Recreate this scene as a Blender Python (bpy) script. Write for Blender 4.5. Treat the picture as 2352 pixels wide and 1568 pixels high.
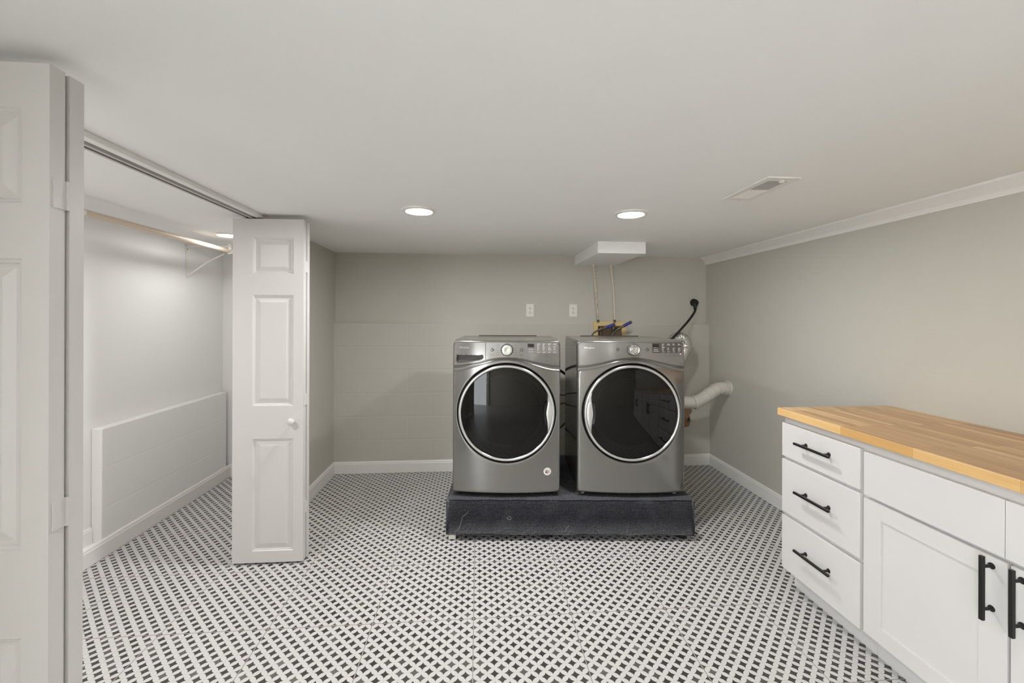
import bpy, bmesh, math, random
from mathutils import Vector, Matrix
R = random.Random(7)
PI = math.pi
for o in list(bpy.data.objects): bpy.data.objects.remove(o)
SC = bpy.context.scene
COL = SC.collection

# ------------------------------------------------------------------ camera, world, exposure
CAM_H, F_PX, CY, YAW, ROLL = 1.36, 985.0, 729.0, 0.0786, 0.003
cam = bpy.data.cameras.new('camera'); camo = bpy.data.objects.new('camera', cam); COL.objects.link(camo)
cam.sensor_fit = 'HORIZONTAL'; cam.sensor_width = 36.0
cam.lens = F_PX / 2352 * 36.0
cam.shift_y = -(784 - CY) / 2352
cam.clip_start = 0.02
camo.location = (0, 0, CAM_H)
camo.matrix_world = Matrix.Translation((0, 0, CAM_H)) @ Matrix.Rotation(-YAW, 4, 'Z') @ Matrix.Rotation(PI/2, 4, 'X') @ Matrix.Rotation(ROLL, 4, 'Z')
SC.camera = camo
w = bpy.data.worlds.new('world'); SC.world = w; w.use_nodes = True
w.node_tree.nodes['Background'].inputs[0].default_value = (0.93, 0.97, 1.0, 1)
w.node_tree.nodes['Background'].inputs[1].default_value = 5.6
SC.view_settings.view_transform = 'Standard'; SC.view_settings.look = 'None'
SC.view_settings.gamma = 1.0; SC.view_settings.use_curve_mapping = False
SC.view_settings.exposure = 0.73
LAMP = 212.0            # emission of the ceiling lamps in the room
LAMP_CLOSET = 44.0

CEIL = 1.925
XR, XL, YB, YBU = 2.148, -1.245, 3.822, 3.862

# ------------------------------------------------------------------ materials
def srgb(r, g, b):
    f = lambda c: (c/255/12.92) if c/255 <= 0.04045 else ((c/255+0.055)/1.055)**2.4
    return (f(r), f(g), f(b), 1)
class NT:
    def __init__(s, name):
        s.m = bpy.data.materials.new(name); s.m.use_nodes = True
        s.t = s.m.node_tree; s.b = s.t.nodes['Principled BSDF']; s.out = s.t.nodes['Material Output']
    def n(s, typ, **kw):
        nd = s.t.nodes.new(typ)
        for k, v in kw.items():
            if k in ('ins',):
                for a, b in v.items():
                    if isinstance(b, bpy.types.NodeSocket): s.t.links.new(b, nd.inputs[a])
                    else: nd.inputs[a].default_value = b
            else: setattr(nd, k, v)
        return nd
    def link(s, a, b): s.t.links.new(a, b)
    def math(s, op, a, b=None, c=None, clamp=False):
        nd = s.t.nodes.new('ShaderNodeMath'); nd.operation = op; nd.use_clamp = clamp
        for i, v in enumerate((a, b, c)):
            if v is None: continue
            if isinstance(v, bpy.types.NodeSocket): s.t.links.new(v, nd.inputs[i])
            else: nd.inputs[i].default_value = v
        return nd.outputs[0]
    def mixc(s, fac, a, b):
        nd = s.t.nodes.new('ShaderNodeMix'); nd.data_type = 'RGBA'
        for i, v in ((0, fac), (6, a), (7, b)):
            if isinstance(v, bpy.types.NodeSocket): s.t.links.new(v, nd.inputs[i])
            else: nd.inputs[i].default_value = v
        return nd.outputs[2]
    def coords(s): return s.t.nodes.new('ShaderNodeTexCoord').outputs['Object']
    def bump(s, h, strength=0.3, dist=0.002):
        nd = s.t.nodes.new('ShaderNodeBump'); nd.inputs['Strength'].default_value = strength; nd.inputs['Distance'].default_value = dist
        s.link(h, nd.inputs['Height']); s.link(nd.outputs[0], s.b.inputs['Normal'])
def setp(b, col=None, rough=None, metal=None, spec=None, coat=None):
    if col is not None: b.inputs['Base Color'].default_value = col
    if rough is not None: b.inputs['Roughness'].default_value = rough
    if metal is not None: b.inputs['Metallic'].default_value = metal
    if spec is not None: b.inputs['Specular IOR Level'].default_value = spec
    if coat is not None: b.inputs['Coat Weight'].default_value = coat
def paint(name, rgb, rough=0.5, metal=0.0, var=0.03, bump=0.0, bscale=60, spec=0.5, coat=0.0):
    """a painted / plain surface with a little procedural variation"""
    k = NT(name); setp(k.b, None, rough, metal, spec, coat)
    c = srgb(*rgb)
    no = k.n('ShaderNodeTexNoise', ins={'Vector': k.coords(), 'Scale': 6.0, 'Detail': 3.0})
    dk = tuple(x*(1-var) for x in c[:3]) + (1,); lt = tuple(min(1, x*(1+var)) for x in c[:3]) + (1,)
    k.link(k.mixc(no.outputs[0], dk, lt), k.b.inputs['Base Color'])
    if bump:
        n2 = k.n('ShaderNodeTexNoise', ins={'Vector': k.coords(), 'Scale': float(bscale), 'Detail': 4.0})
        k.bump(n2.outputs[0], bump, 0.002)
    return k.m

M = {}
M['ceiling'] = paint('ceiling_paint', (246, 245, 243), 0.9, var=0.015, bump=0.08, bscale=40)
M['greige'] = paint('greige_wall_paint', (199, 195, 184), 0.6, var=0.02, bump=0.12, bscale=90)
M['white_wall'] = paint('white_wall_paint', (240, 238, 235), 0.6, var=0.012, bump=0.12, bscale=60)
M['trim'] = paint('white_trim_paint', (236, 233, 228), 0.35, var=0.012)
M['door'] = paint('white_door_paint', (214, 211, 208), 0.35, var=0.01, bump=0.05, bscale=120)
M['cabinet'] = paint('white_cabinet_paint', (216, 213, 210), 0.3, var=0.008)
M['black_metal'] = paint('matte_black_metal', (38, 36, 35), 0.4, 0.3, spec=0.4)
M['white_plastic'] = paint('white_plastic', (236, 233, 224), 0.3, var=0.01)
M['track'] = paint('white_metal_track', (196, 193, 188), 0.4, 0.0)
M['steel'] = paint('graphite_steel_paint', (139, 137, 134), 0.15, 0.8, var=0.02)
M['steel_top'] = paint('graphite_top_paint', (140, 138, 130), 0.2, 0.7, var=0.02)
M['side'] = paint('shaded_graphite_side', (92, 89, 85), 0.1, 0.6, var=0.03)  # machine grey with the gap's shade and dark reflection put into its colour
M['chrome'] = paint('satin_chrome', (222, 222, 222), 0.14, 1.0, var=0.01)
M['silver'] = paint('pale_silver_plastic', (205, 204, 202), 0.25, 0.6, var=0.01)
M['gasket'] = paint('black_rubber', (14, 13, 13), 0.35)
M['groove'] = paint('dark_groove', (48, 46, 44), 0.6)
M['panel_dark'] = paint('grey_display_panel', (118, 115, 111), 0.3, 0.3)
M['panel_darker'] = paint('charcoal_display_panel', (78, 75, 71), 0.3, 0.3)
M['display'] = paint('black_display', (30, 27, 26), 0.15)
M['print_dark'] = paint('dark_print', (92, 89, 85), 0.5)
M['print_light'] = paint('light_print', (220, 218, 214), 0.5)
M['glyph'] = paint('outlet_slot', (40, 38, 36), 0.7)
M['pex'] = paint('cream_pipe', (222, 208, 186), 0.35)
M['outlet_box'] = paint('yellowed_plastic', (222, 196, 138), 0.4, var=0.05)
M['brass'] = paint('tarnished_brass', (112, 98, 82), 0.35, 0.7, var=0.15)
M['blue_tape'] = paint('blue_valve_wrap', (52, 62, 150), 0.4, var=0.25)
M['hose'] = paint('grey_hose', (84, 84, 80), 0.4, 0.3)
M['green_hose'] = paint('green_grey_hose', (66, 82, 74), 0.4, 0.2)
M['black_rubber'] = paint('black_cord_rubber', (22, 21, 21), 0.45)
M['pvc'] = paint('painted_duct_white', (206, 202, 190), 0.4, var=0.06)
M['rust'] = paint('rusty_brown', (150, 118, 92), 0.8, var=0.35)
M['rod_wood'] = None
M['blue'] = paint('sticker_blue', (38, 46, 84), 0.4)
M['red'] = paint('sticker_red', (150, 52, 66), 0.4)

def mat_emit(name, col, s):
    k = NT(name); k.b.inputs['Base Color'].default_value = (1, 1, 1, 1)
    k.b.inputs['Emission Color'].default_value = col; k.b.inputs['Emission Strength'].default_value = s
    return k.m
M['lamp'] = mat_emit('lamp_diffuser', (0.985, 0.99, 1.0, 1), LAMP)
M['lamp_closet'] = mat_emit('closet_lamp_diffuser', (0.985, 0.99, 1.0, 1), LAMP_CLOSET)
M['closet_fill_lamp'] = mat_emit('closet_fill_diffuser', (0.985, 0.99, 1.0, 1), 185.0)  # added lamp out of view, lifts the brightness of the low closet wall
M['lamp_rear'] = mat_emit('rear_lamp_diffuser', (0.985, 0.99, 1.0, 1), LAMP*0.15)
M['led'] = mat_emit('red_indicator', (1.0, 0.12, 0.12, 1), 3.0)

def mat_floor():
    k = NT('patterned_floor_tile'); setp(k.b, None, 0.32, 0, 0.5)
    T = 0.44587
    sp = k.n('ShaderNodeSeparateXYZ', ins={0: k.coords()})
    U = k.math('DIVIDE', k.math('SUBTRACT', sp.outputs[0], -0.01674), T)
    V = k.math('DIVIDE', k.math('SUBTRACT', sp.outputs[1], 2.39033), T)
    u = k.math('MULTIPLY', U, 8.0); v = k.math('MULTIPLY', V, 8.0)
    s = k.math('ADD', u, v); t = k.math('SUBTRACT', v, u)
    rs = k.math('ROUND', s); rt = k.math('ROUND', t)
    fs = k.math('ABSOLUTE', k.math('SUBTRACT', s, rs)); ft = k.math('ABSOLUTE', k.math('SUBTRACT', t, rt))
    mx = k.math('MAXIMUM', fs, ft); mn = k.math('MINIMUM', fs, ft)
    far = k.math('SUBTRACT', 1.0, mx)
    d2 = k.math('SQRT', k.math('ADD', k.math('MULTIPLY', far, far), k.math('MULTIPLY', mn, mn)))
    # dark star where only one circle covers the point (circles overlap into petals)
    star = k.math('MULTIPLY', k.math('SUBTRACT', d2, 0.728), 40.0, clamp=True)
    cid = k.n('ShaderNodeCombineXYZ', ins={0: rs, 1: rt})
    wn = k.n('ShaderNodeTexWhiteNoise', noise_dimensions='2D', ins={0: cid.outputs[0]})
    n1 = k.n('ShaderNodeTexNoise', ins={'Vector': k.coords(), 'Scale': 4.0, 'Detail': 2.0})
    worn = k.math('MULTIPLY', k.math('POWER', wn.outputs[0], 5.0), k.math('MULTIPLY', n1.outputs[0], 1.1), clamp=True)
    dark = k.mixc(worn, srgb(58, 54, 52), srgb(128, 124, 120))
    n2 = k.n('ShaderNodeTexNoise', ins={'Vector': k.coords(), 'Scale': 220.0, 'Detail': 3.0})
    white = k.mixc(n2.outputs[0], srgb(196, 194, 190), srgb(208, 206, 203))
    # thin grey hairline where petals touch
    hair = k.math('MULTIPLY', k.math('LESS_THAN', k.math('SUBTRACT', mx, mn), 0.014), k.math('GREATER_THAN', mn, 0.40))
    white = k.mixc(k.math('MULTIPLY', hair, 0.45), white, srgb(150, 148, 144))
    col = k.mixc(star, white, dark)
    # grout
    gu = k.math('ABSOLUTE', k.math('SUBTRACT', U, k.math('ROUND', U))); gv = k.math('ABSOLUTE', k.math('SUBTRACT', V, k.math('ROUND', V)))
    g = k.math('LESS_THAN', k.math('MINIMUM', gu, gv), 0.0048)
    col = k.mixc(g, col, srgb(158, 154, 149))
    k.link(col, k.b.inputs['Base Color'])
    k.link(k.math('ADD', k.math('MULTIPLY', g, 0.4), 0.34), k.b.inputs['Roughness'])
    k.bump(k.math('SUBTRACT', 1.0, g), 0.35, 0.0015)
    return k.m
M['floor'] = mat_floor()

def mat_block(name, rgb, axis, z_top, bh=0.2032, strength=0.5, rough=0.6, vert=1.0):
    """painted concrete block: soft mortar joints and pitted paint, in the bump only"""
    k = NT(name); setp(k.b, None, rough)
    sp = k.n('ShaderNodeSeparateXYZ', ins={0: k.coords()})
    a = sp.outputs[axis]
    z = k.math('SUBTRACT', sp.outputs[2], z_top)
    row = k.math('DIVIDE', z, bh)
    fr = k.math('ABSOLUTE', k.math('SUBTRACT', row, k.math('ROUND', row)))
    half = k.math('MULTIPLY', k.math('FLOORED_MODULO', k.math('FLOOR', row), 2.0), 0.5)
    colm = k.math('ADD', k.math('DIVIDE', a, 0.4064), half)
    fc = k.math('ABSOLUTE', k.math('SUBTRACT', colm, k.math('ROUND', colm)))
    j1 = k.math('SUBTRACT', 1.0, k.math('MULTIPLY', fr, 22.0), clamp=True)
    j2 = k.math('SUBTRACT', 1.0, k.math('MULTIPLY', fc, 44.0), clamp=True)
    j = k.math('MAXIMUM', j1, k.math('MULTIPLY', j2, vert))
    n = k.n('ShaderNodeTexNoise', ins={'Vector': k.coords(), 'Scale': 9.0, 'Detail': 5.0})
    n2 = k.n('ShaderNodeTexNoise', ins={'Vector': k.coords(), 'Scale': 70.0, 'Detail': 5.0})
    h = k.math('ADD', k.math('MULTIPLY', j, -1.0), k.math('MULTIPLY', n.outputs[0], 0.8))
    h = k.math('ADD', h, k.math('MULTIPLY', n2.outputs[0], 0.5))
    c = srgb(*rgb); dk = tuple(x*0.96 for x in c[:3])+(1,)
    k.link(k.mixc(n.outputs[0], dk, c), k.b.inputs['Base Color'])
    k.bump(h, strength, 0.003)
    return k.m
M['block'] = mat_block('greige_painted_block', (199, 195, 184), 0, 1.306, strength=0.42, vert=0.5)
M['block_white'] = mat_block('white_painted_block', (240, 238, 235), 1, 0.73, bh=0.228, strength=0.25, vert=0.12)
M['plaster_right'] = mat_block('greige_right_wall', (199, 195, 184), 1, 1.306, strength=0.10, vert=0.0)

def mat_wood():
    k = NT('butcher_block'); setp(k.b, None, 0.38, 0, 0.45)
    sp = k.n('ShaderNodeSeparateXYZ', ins={0: k.coords()})
    xz = k.math('ADD', sp.outputs[0], -1.5205+0.017)
    v = k.n('ShaderNodeCombineXYZ', ins={0: sp.outputs[1], 1: xz})
    br = k.n('ShaderNodeTexBrick', offset=0.37, offset_frequency=1, ins={'Vector': v.outputs[0], 'Scale': 1.0, 'Color1': (0, 0, 0, 1), 'Color2': (1, 1, 1, 1), 'Mortar': (0.0, 0.0, 0.0, 1),
             'Mortar Size': 0.0006, 'Mortar Smooth': 0.2, 'Bias': 0.0, 'Brick Width': 0.30, 'Row Height': 0.034})
    mp = k.n('ShaderNodeMapping', ins={0: k.coords(), 'Scale': (60, 3.2, 60)})
    gr = k.n('ShaderNodeTexNoise', ins={'Vector': mp.outputs[0], 'Scale': 1.0, 'Detail': 6.0, 'Roughness': 0.65})
    wv = k.n('ShaderNodeTexNoise', ins={'Vector': mp.outputs[0], 'Scale': 3.0, 'Detail': 3.0})
    base = k.mixc(br.outputs[0], srgb(184, 144, 100), srgb(222, 188, 140))
    base = k.mixc(k.math('MULTIPLY', k.math('SUBTRACT', gr.outputs[0], 0.42), 2.4, clamp=True), base, srgb(172, 126, 80))
    base = k.mixc(k.math('MULTIPLY', k.math('SUBTRACT', wv.outputs[0], 0.62), 4.0, clamp=True), base, srgb(132, 90, 56))
    base = k.mixc(k.math('MULTIPLY', br.outputs[1], 0.5), base, srgb(120, 84, 52))
    base = k.mixc(k.math('MULTIPLY', k.math('LESS_THAN', sp.outputs[0], 1.5222), 0.55), base, k.mixc(br.outputs[0], srgb(222, 174, 104), srgb(246, 206, 140)))
    k.link(base, k.b.inputs['Base Color'])
    k.bump(gr.outputs[0], 0.08, 0.001)
    return k.m
M['wood'] = mat_wood()
def mat_rod():
    k = NT('pale_dowel_wood'); setp(k.b, None, 0.35)
    mp = k.n('ShaderNodeMapping', ins={0: k.coords(), 'Scale': (60, 3, 60)})
    gr = k.n('ShaderNodeTexNoise', ins={'Vector': mp.outputs[0], 'Scale': 1.0, 'Detail': 4.0})
    k.link(k.mixc(gr.outputs[0], srgb(206, 184, 162), srgb(226, 208, 188)), k.b.inputs['Base Color'])
    return k.m
M['rod_wood'] = mat_rod()
def mat_carpet():
    k = NT('ribbed_carpet'); setp(k.b, None, 0.95, 0, 0.1)
    sp = k.n('ShaderNodeSeparateXYZ', ins={0: k.coords()})
    n = k.n('ShaderNodeTexNoise', ins={'Vector': k.coords(), 'Scale': 260.0, 'Detail': 3.0, 'Roughness': 0.7})
    nb = k.n('ShaderNodeTexNoise', ins={'Vector': k.coords(), 'Scale': 7.0, 'Detail': 3.0})
    wv = k.math('SINE', k.math('MULTIPLY', k.math('SUBTRACT', sp.outputs[2], sp.outputs[1]), 2*PI/0.0085))
    rib = k.math('MULTIPLY', k.math('ADD', wv, 0.35), 0.75, clamp=True)
    c = k.mixc(k.math('MULTIPLY', k.math('SUBTRACT', n.outputs[0], 0.36), 3.2, clamp=True), srgb(38, 39, 46), srgb(168, 168, 170))
    c = k.mixc(rib, srgb(34, 34, 41), c)
    c = k.mixc(k.math('MULTIPLY', k.math('SUBTRACT', nb.outputs[0], 0.5), 1.2, clamp=True), c, srgb(96, 98, 104))
    vo = k.n('ShaderNodeTexVoronoi', ins={'Vector': k.coords(), 'Scale': 55.0})
    spk = k.math('LESS_THAN', vo.outputs['Distance'], 0.07)
    k.link(k.mixc(k.math('MULTIPLY', spk, 0.8), c, srgb(170, 170, 168)), k.b.inputs['Base Color'])
    k.bump(k.math('ADD', k.math('MULTIPLY', wv, 0.5), n.outputs[0]), 0.8, 0.002)
    return k.m
M['carpet'] = mat_carpet()
def mat_glass():
    k = NT('smoked_door_glass')
    k.t.nodes.remove(k.b)
    tr = k.n('ShaderNodeBsdfTransparent', ins={0: (0.055, 0.052, 0.05, 1)})
    gl = k.n('ShaderNodeBsdfGlossy', ins={'Color': (0.9, 0.9, 0.9, 1), 'Roughness': 0.015})
    fr = k.n('ShaderNodeFresnel', ins={'IOR': 1.47})
    mx = k.n('ShaderNodeMixShader'); k.link(fr.outputs[0], mx.inputs[0]); k.link(tr.outputs[0], mx.inputs[1]); k.link(gl.outputs[0], mx.inputs[2])
    k.link(mx.outputs[0], k.out.inputs[0])
    return k.m
M['glass'] = mat_glass()
M['drum'] = paint('dark_drum_steel', (120, 118, 114), 0.3, 0.8)
def mat_foil():
    k = NT('crumpled_foil'); setp(k.b, srgb(225, 225, 220), 0.25, 1.0)
    n = k.n('ShaderNodeTexVoronoi', ins={'Vector': k.coords(), 'Scale': 60.0})
    n2 = k.n('ShaderNodeTexNoise', ins={'Vector': k.coords(), 'Scale': 90.0, 'Detail': 4.0})
    k.bump(k.math('ADD', n.outputs[0], n2.outputs[0]), 0.9, 0.004)
    return k.m
M['foil'] = mat_foil()

# ------------------------------------------------------------------ mesh helpers
class MB:
    def __init__(s): s.bm = bmesh.new()
    def box(s, x0, x1, y0, y1, z0, z1, rot=None):
        vs = [s.bm.verts.new(Vector(p)) for p in ((x0,y0,z0),(x1,y0,z0),(x1,y1,z0),(x0,y1,z0),(x0,y0,z1),(x1,y0,z1),(x1,y1,z1),(x0,y1,z1))]
        for f in ((3,2,1,0),(4,5,6,7),(0,1,5,4),(1,2,6,5),(2,3,7,6),(3,0,4,7)): s.bm.faces.new([vs[i] for i in f])
        if rot is not None:
            for v in vs: v.co = rot @ v.co
        return s
    def prism(s, poly, axis, a, b):
        """extrude a 2-D polygon along axis (0,1,2) from a to b"""
        def P(p, t):
            q = list(p); q.insert(axis, t); return Vector(q)
        n = len(poly); A = [s.bm.verts.new(P(p, a)) for p in poly]; B = [s.bm.verts.new(P(p, b)) for p in poly]
        for i in range(n): s.bm.faces.new((A[i], A[(i+1)%n], B[(i+1)%n], B[i]))
        s.bm.faces.new(A[::-1]); s.bm.faces.new(B)
        return s
    def tube(s, pts, r, seg=12, caps=True, radii=None):
        pts = [Vector(p) for p in pts]; rings = []
        up = None
        for i, p in enumerate(pts):
            t = (pts[min(i+1, len(pts)-1)] - pts[max(i-1, 0)]).normalized()
            if up is None: up = t.orthogonal().normalized()
            up = (up - t*up.dot(t)).normalized(); sd = t.cross(up)
            rr = radii[i] if radii else r
            rings.append([s.bm.verts.new(p + (up*math.cos(2*PI*k/seg) + sd*math.sin(2*PI*k/seg))*rr) for k in range(seg)])
        for a, b in zip(rings, rings[1:]):
            for k in range(seg): s.bm.faces.new((a[k], a[(k+1)%seg], b[(k+1)%seg], b[k]))
        if caps: s.bm.faces.new(rings[0][::-1]); s.bm.faces.new(rings[-1])
        return s
    def lathe(s, prof, cx, cz, axis=1, seg=96, cap0=False, cap1=False, c2=0.0):
        """prof: (radius, position along axis). axis 1: around y through (cx, ., cz); axis 2: around z through (cx, c2)"""
        rings = []
        for r, y in prof:
            ring = []
            for k in range(seg):
                a = 2*PI*k/seg
                if axis == 1: ring.append(s.bm.verts.new((cx + r*math.cos(a), y, cz + r*math.sin(a))))
                elif axis == 2: ring.append(s.bm.verts.new((cx + r*math.cos(a), c2 + r*math.sin(a), y)))
                else: ring.append(s.bm.verts.new((y, cx + r*math.cos(a), cz + r*math.sin(a))))
            rings.append(ring)
        for a, b in zip(rings, rings[1:]):
            for k in range(seg): s.bm.faces.new((a[k], a[(k+1)%seg], b[(k+1)%seg], b[k]))
        if cap0: s.bm.faces.new(rings[0][::-1])
        if cap1: s.bm.faces.new(rings[-1])
        return s
    def grid(s, fn, nu, nv, skip=None):
        V = [[s.bm.verts.new(fn(i/nu, j/nv)) for i in range(nu+1)] for j in range(nv+1)]
        for j in range(nv):
            for i in range(nu):
                q = (V[j][i], V[j][i+1], V[j+1][i+1], V[j+1][i])
                if skip and skip(sum((v.co for v in q), Vector())/4): continue
                s.bm.faces.new(q)
        return V
    def build(s, name, m, parent=None, smooth=False, bevel=0.0, segs=2, recalc=True, angle=35):
        if recalc: bmesh.ops.recalc_face_normals(s.bm, faces=s.bm.faces)
        me = bpy.data.meshes.new(name); s.bm.to_mesh(me); s.bm.free()
        o = bpy.data.objects.new(name, me); COL.objects.link(o)
        me.materials.append(M[m] if isinstance(m, str) else m)
        if parent is not None: o.parent = parent
        if bevel:
            b = o.modifiers.new('bevel', 'BEVEL'); b.width = bevel; b.segments = segs; b.limit_method = 'ANGLE'; b.angle_limit = math.radians(40)
        if smooth or bevel:
            for p in me.polygons: p.use_smooth = True
            me.set_sharp_from_angle(angle=math.radians(angle))
        return o
def thing(name, label, cat, loc=(0, 0, 0), rotz=0, group=None):
    o = bpy.data.objects.new(name, None); COL.objects.link(o); o.location = loc; o.rotation_euler = (0, 0, rotz)
    o.empty_display_size = 0.05
    o['label'] = label; o['category'] = cat
    if group: o['group'] = group
    return o
def tag(o, label, cat, group=None):
    o['label'] = label; o['category'] = cat
    if group: o['group'] = group
    return o
def struct(o): o['kind'] = 'structure'; return o
def copy_thing(root, loc, label, group=None, rotz=None):
    r = root.copy(); COL.objects.link(r); r.location = loc; r['label'] = label
    if rotz is not None: r.rotation_euler = (0, 0, rotz)
    if group: r['group'] = group
    for ch in list(root.children):
        c = ch.copy(); COL.objects.link(c); c.parent = r
        for g in ch.children:
            d = g.copy(); COL.objects.link(d); d.parent = c
    return r
def curve_pts(P, n=8):
    """Catmull-Rom through P"""
    P = [Vector(p) for p in P]; Q = [2*P[0]-P[1]] + P + [2*P[-1]-P[-2]]; out = []
    for i in range(1, len(Q)-2):
        for k in range(n):
            t = k/n; a, b, c, d = Q[i-1], Q[i], Q[i+1], Q[i+2]
            out.append(0.5*((2*b) + (c-a)*t + (2*a-5*b+4*c-d)*t*t + (3*b-a-3*c+d)*t**3))
    out.append(P[-1]); return out

# ------------------------------------------------------------------ the room
struct(MB().box(-2.4, 2.4, -2.7, 4.1, -0.06, 0).build('floor', 'floor'))
struct(MB().box(-2.4, 2.4, -2.7, 4.1, CEIL, CEIL+0.08).build('ceiling', 'ceiling'))
# back wall: block knee wall with a shallow ledge, plaster above
b = MB()
b.box(XL-0.1, XR+0.12, YB, 4.0, 0, 1.306)
wb = struct(b.build('wall_back', 'block'))
struct(MB().box(XL-0.1, XR+0.12, YBU, 4.0, 1.306, CEIL).build('wall_back_upper', 'greige'))
struct(MB().prism([(XR, 0), (XR-0.024, CEIL), (XR+0.12, CEIL), (XR+0.12, 0)], 1, -2.6, 4.0).build('wall_right', 'plaster_right'))
struct(MB().box(-1.345, XL, 2.56, YBU+0.02, 0, CEIL).build('wall_left', 'greige'))
b = MB(); wy0, wy1, wz0, wz1 = -2.50, -0.45, 0.0, 1.86      # added unseen opening behind the camera, lets in daylight to lift the ceiling
b.box(-1.345, XL, -2.6, wy0, 0, CEIL); b.box(-1.345, XL, wy1, 0.93, 0, CEIL); b.box(-1.345, XL, wy0, wy1, wz1, CEIL)
struct(b.build('wall_left_near', 'greige'))
b = MB()
for (a, c, d, e) in ((wy0-0.05, wy1+0.05, wz1, wz1+0.05), (wy0-0.05, wy0, 0, wz1), (wy1, wy1+0.05, 0, wz1)): b.box(XL, XL+0.014, a, c, d, e)
struct(b.build('trim_6', 'trim'))  # casing round the added opening
struct(MB().box(XL-0.1, XR+0.1, -2.7, -2.6, 0, CEIL).build('wall_front', 'greige'))
# closet: white walls, block knee wall, low curb
struct(MB().box(-2.28, -2.165, 0.45, 3.95, 0, CEIL).build('wall_closet_side', 'white_wall'))
struct(MB().box(-2.2, -1.345, 3.83, 3.95, 0, CEIL).build('wall_closet_back', 'white_wall'))
struct(MB().box(-2.2, -1.345, 0.4, 0.5, 0, CEIL).build('wall_closet_front', 'white_wall'))
struct(MB().box(-1.349, -1.3455, 0.5, 0.93, 0, CEIL).build('wall_closet_return', 'white_wall'))
struct(MB().box(-1.349, -1.3455, 2.56, 3.83, 0, CEIL).build('wall_closet_inner', 'white_wall'))
struct(MB().box(-2.165, -2.109, 2.585, 3.785, 0, 0.728).build('wall_closet_knee', 'block_white', bevel=0.006, segs=3))
struct(MB().box(-2.165, -2.112, 0.5, 2.585, 0, 0.088).build('trim_5', 'white_wall', bevel=0.004))
struct(MB().prism([(-2.165, 0), (-2.154, 0), (-2.154, 0.16), (-2.158, 0.175), (-2.165, 0.178)], 1, 0.5, 2.583).build('baseboard_closet_curb', 'white_wall'))
def baseboard(name, poly_axis, p, q, face, out, m='trim'):
    """profile extruded along an axis; face = wall plane, out = +1/-1 direction away from the wall"""
    t = 0.012*out
    prof = [(face, 0.002), (face+t, 0.002), (face+t, 0.082), (face+t*0.75, 0.087), (face+t*0.75, 0.094), (face+t*0.35, 0.103), (face, 0.105)]
    return struct(MB().prism(prof, poly_axis, p, q).build(name, m, smooth=True, angle=20))
b = MB(); t = 0.012
baseboard('baseboard_back', 0, XL, XR-0.002, YB, -1)
baseboard('baseboard_right', 1, 2.07, YB-0.0, XR-0.0005, -1)
baseboard('baseboard_left', 1, 2.565, YB, XL, 1)
baseboard('baseboard_left_near', 1, -0.398, 0.925, XL, 1)
baseboard('baseboard_closet', 1, 0.5, 3.83, -2.109, 1, 'trim')
baseboard('baseboard_closet_back', 0, -2.11, -1.35, 3.83, -1, 'trim')
baseboard('baseboard_right_near', 1, -2.6, -0.25, XR-0.0005, -1)
# crown on the right wall
prof = [(XR-0.022, CEIL), (XR-0.074, CEIL), (XR-0.074, CEIL-0.010), (XR-0.066, CEIL-0.018), (XR-0.050, CEIL-0.030), (XR-0.036, CEIL-0.046), (XR-0.034, CEIL-0.060), (XR-0.031, CEIL-0.068), (XR-0.022, CEIL-0.068)]
struct(MB().prism(prof, 1, -2.6, YBU-0.001).build('trim_1', 'trim', smooth=True, angle=20))
# closet opening: head trim and bifold track
struct(MB().box(-1.222, -1.190, 0.93, 2.60, CEIL-0.020, CEIL).build('trim_2', 'trim', bevel=0.002))
tr = thing('bifold_track', 'white metal bifold door track running along the ceiling over the closet opening', 'door track', (0, 0, 0))
b = MB(); b.box(-1.274, -1.270, 0.95, 2.54, CEIL-0.0245, CEIL-0.0005); b.box(-1.240, -1.236, 0.95, 2.54, CEIL-0.0245, CEIL-0.0005); b.box(-1.274, -1.236, 0.95, 2.54, CEIL-0.003, CEIL-0.0005)
b.box(-1.270, -1.263, 0.95, 2.54, CEIL-0.0245, CEIL-0.0215); b.box(-1.247, -1.240, 0.95, 2.54, CEIL-0.0245, CEIL-0.0215)
b.build('channel', 'track', tr)

# soffit box that the water pipes come out of
struct(MB().box(0.878, 1.243, 3.105, YBU, 1.838, CEIL).build('trim_4', 'ceiling', bevel=0.002))

# ------------------------------------------------------------------ recessed ceiling lamps
def lamp(x, y, label, key='lamp', group='recessed ceiling lamps'):
    t = thing('recessed_light', label, 'ceiling light', (x, y, CEIL), 0, group)
    MB().lathe([(0.066, -0.006), (0.070, -0.0105), (0.080, -0.010), (0.089, -0.005), (0.0905, 0.0)], 0, 0, axis=2, seg=64).build('trim_ring', 'white_plastic', t, smooth=True)
    MB().lathe([(0.001, -0.0085), (0.040, -0.0085), (0.0668, -0.0065)], 0, 0, axis=2, seg=64, cap0=True).build('diffuser', key, t)
    return t
lamp(-0.313, 2.295, 'round flush ceiling light above the floor left of the washing machine')
lamp(0.822, 2.262, 'round flush ceiling light between the soffit box and the air vent')
lamp(-1.715, 3.10, 'round flush ceiling light inside the closet, half hidden by the folded door', 'lamp_closet')
lamp(-1.52, 1.30, 'added ceiling light, hidden by the near door, brightening the closet', 'closet_fill_lamp')
lamp(-0.31, 0.10, 'round flush ceiling light near the room opening, left of its pair', 'lamp_rear')
lamp(0.90, 0.10, 'round flush ceiling light above the near end of the worktop', 'lamp_rear')
lamp(-0.31, -1.8, 'round flush ceiling light at the left of the rear of the room', 'lamp_rear')
lamp(0.90, -1.8, 'round flush ceiling light at the right of the rear of the room', 'lamp_rear')

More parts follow.
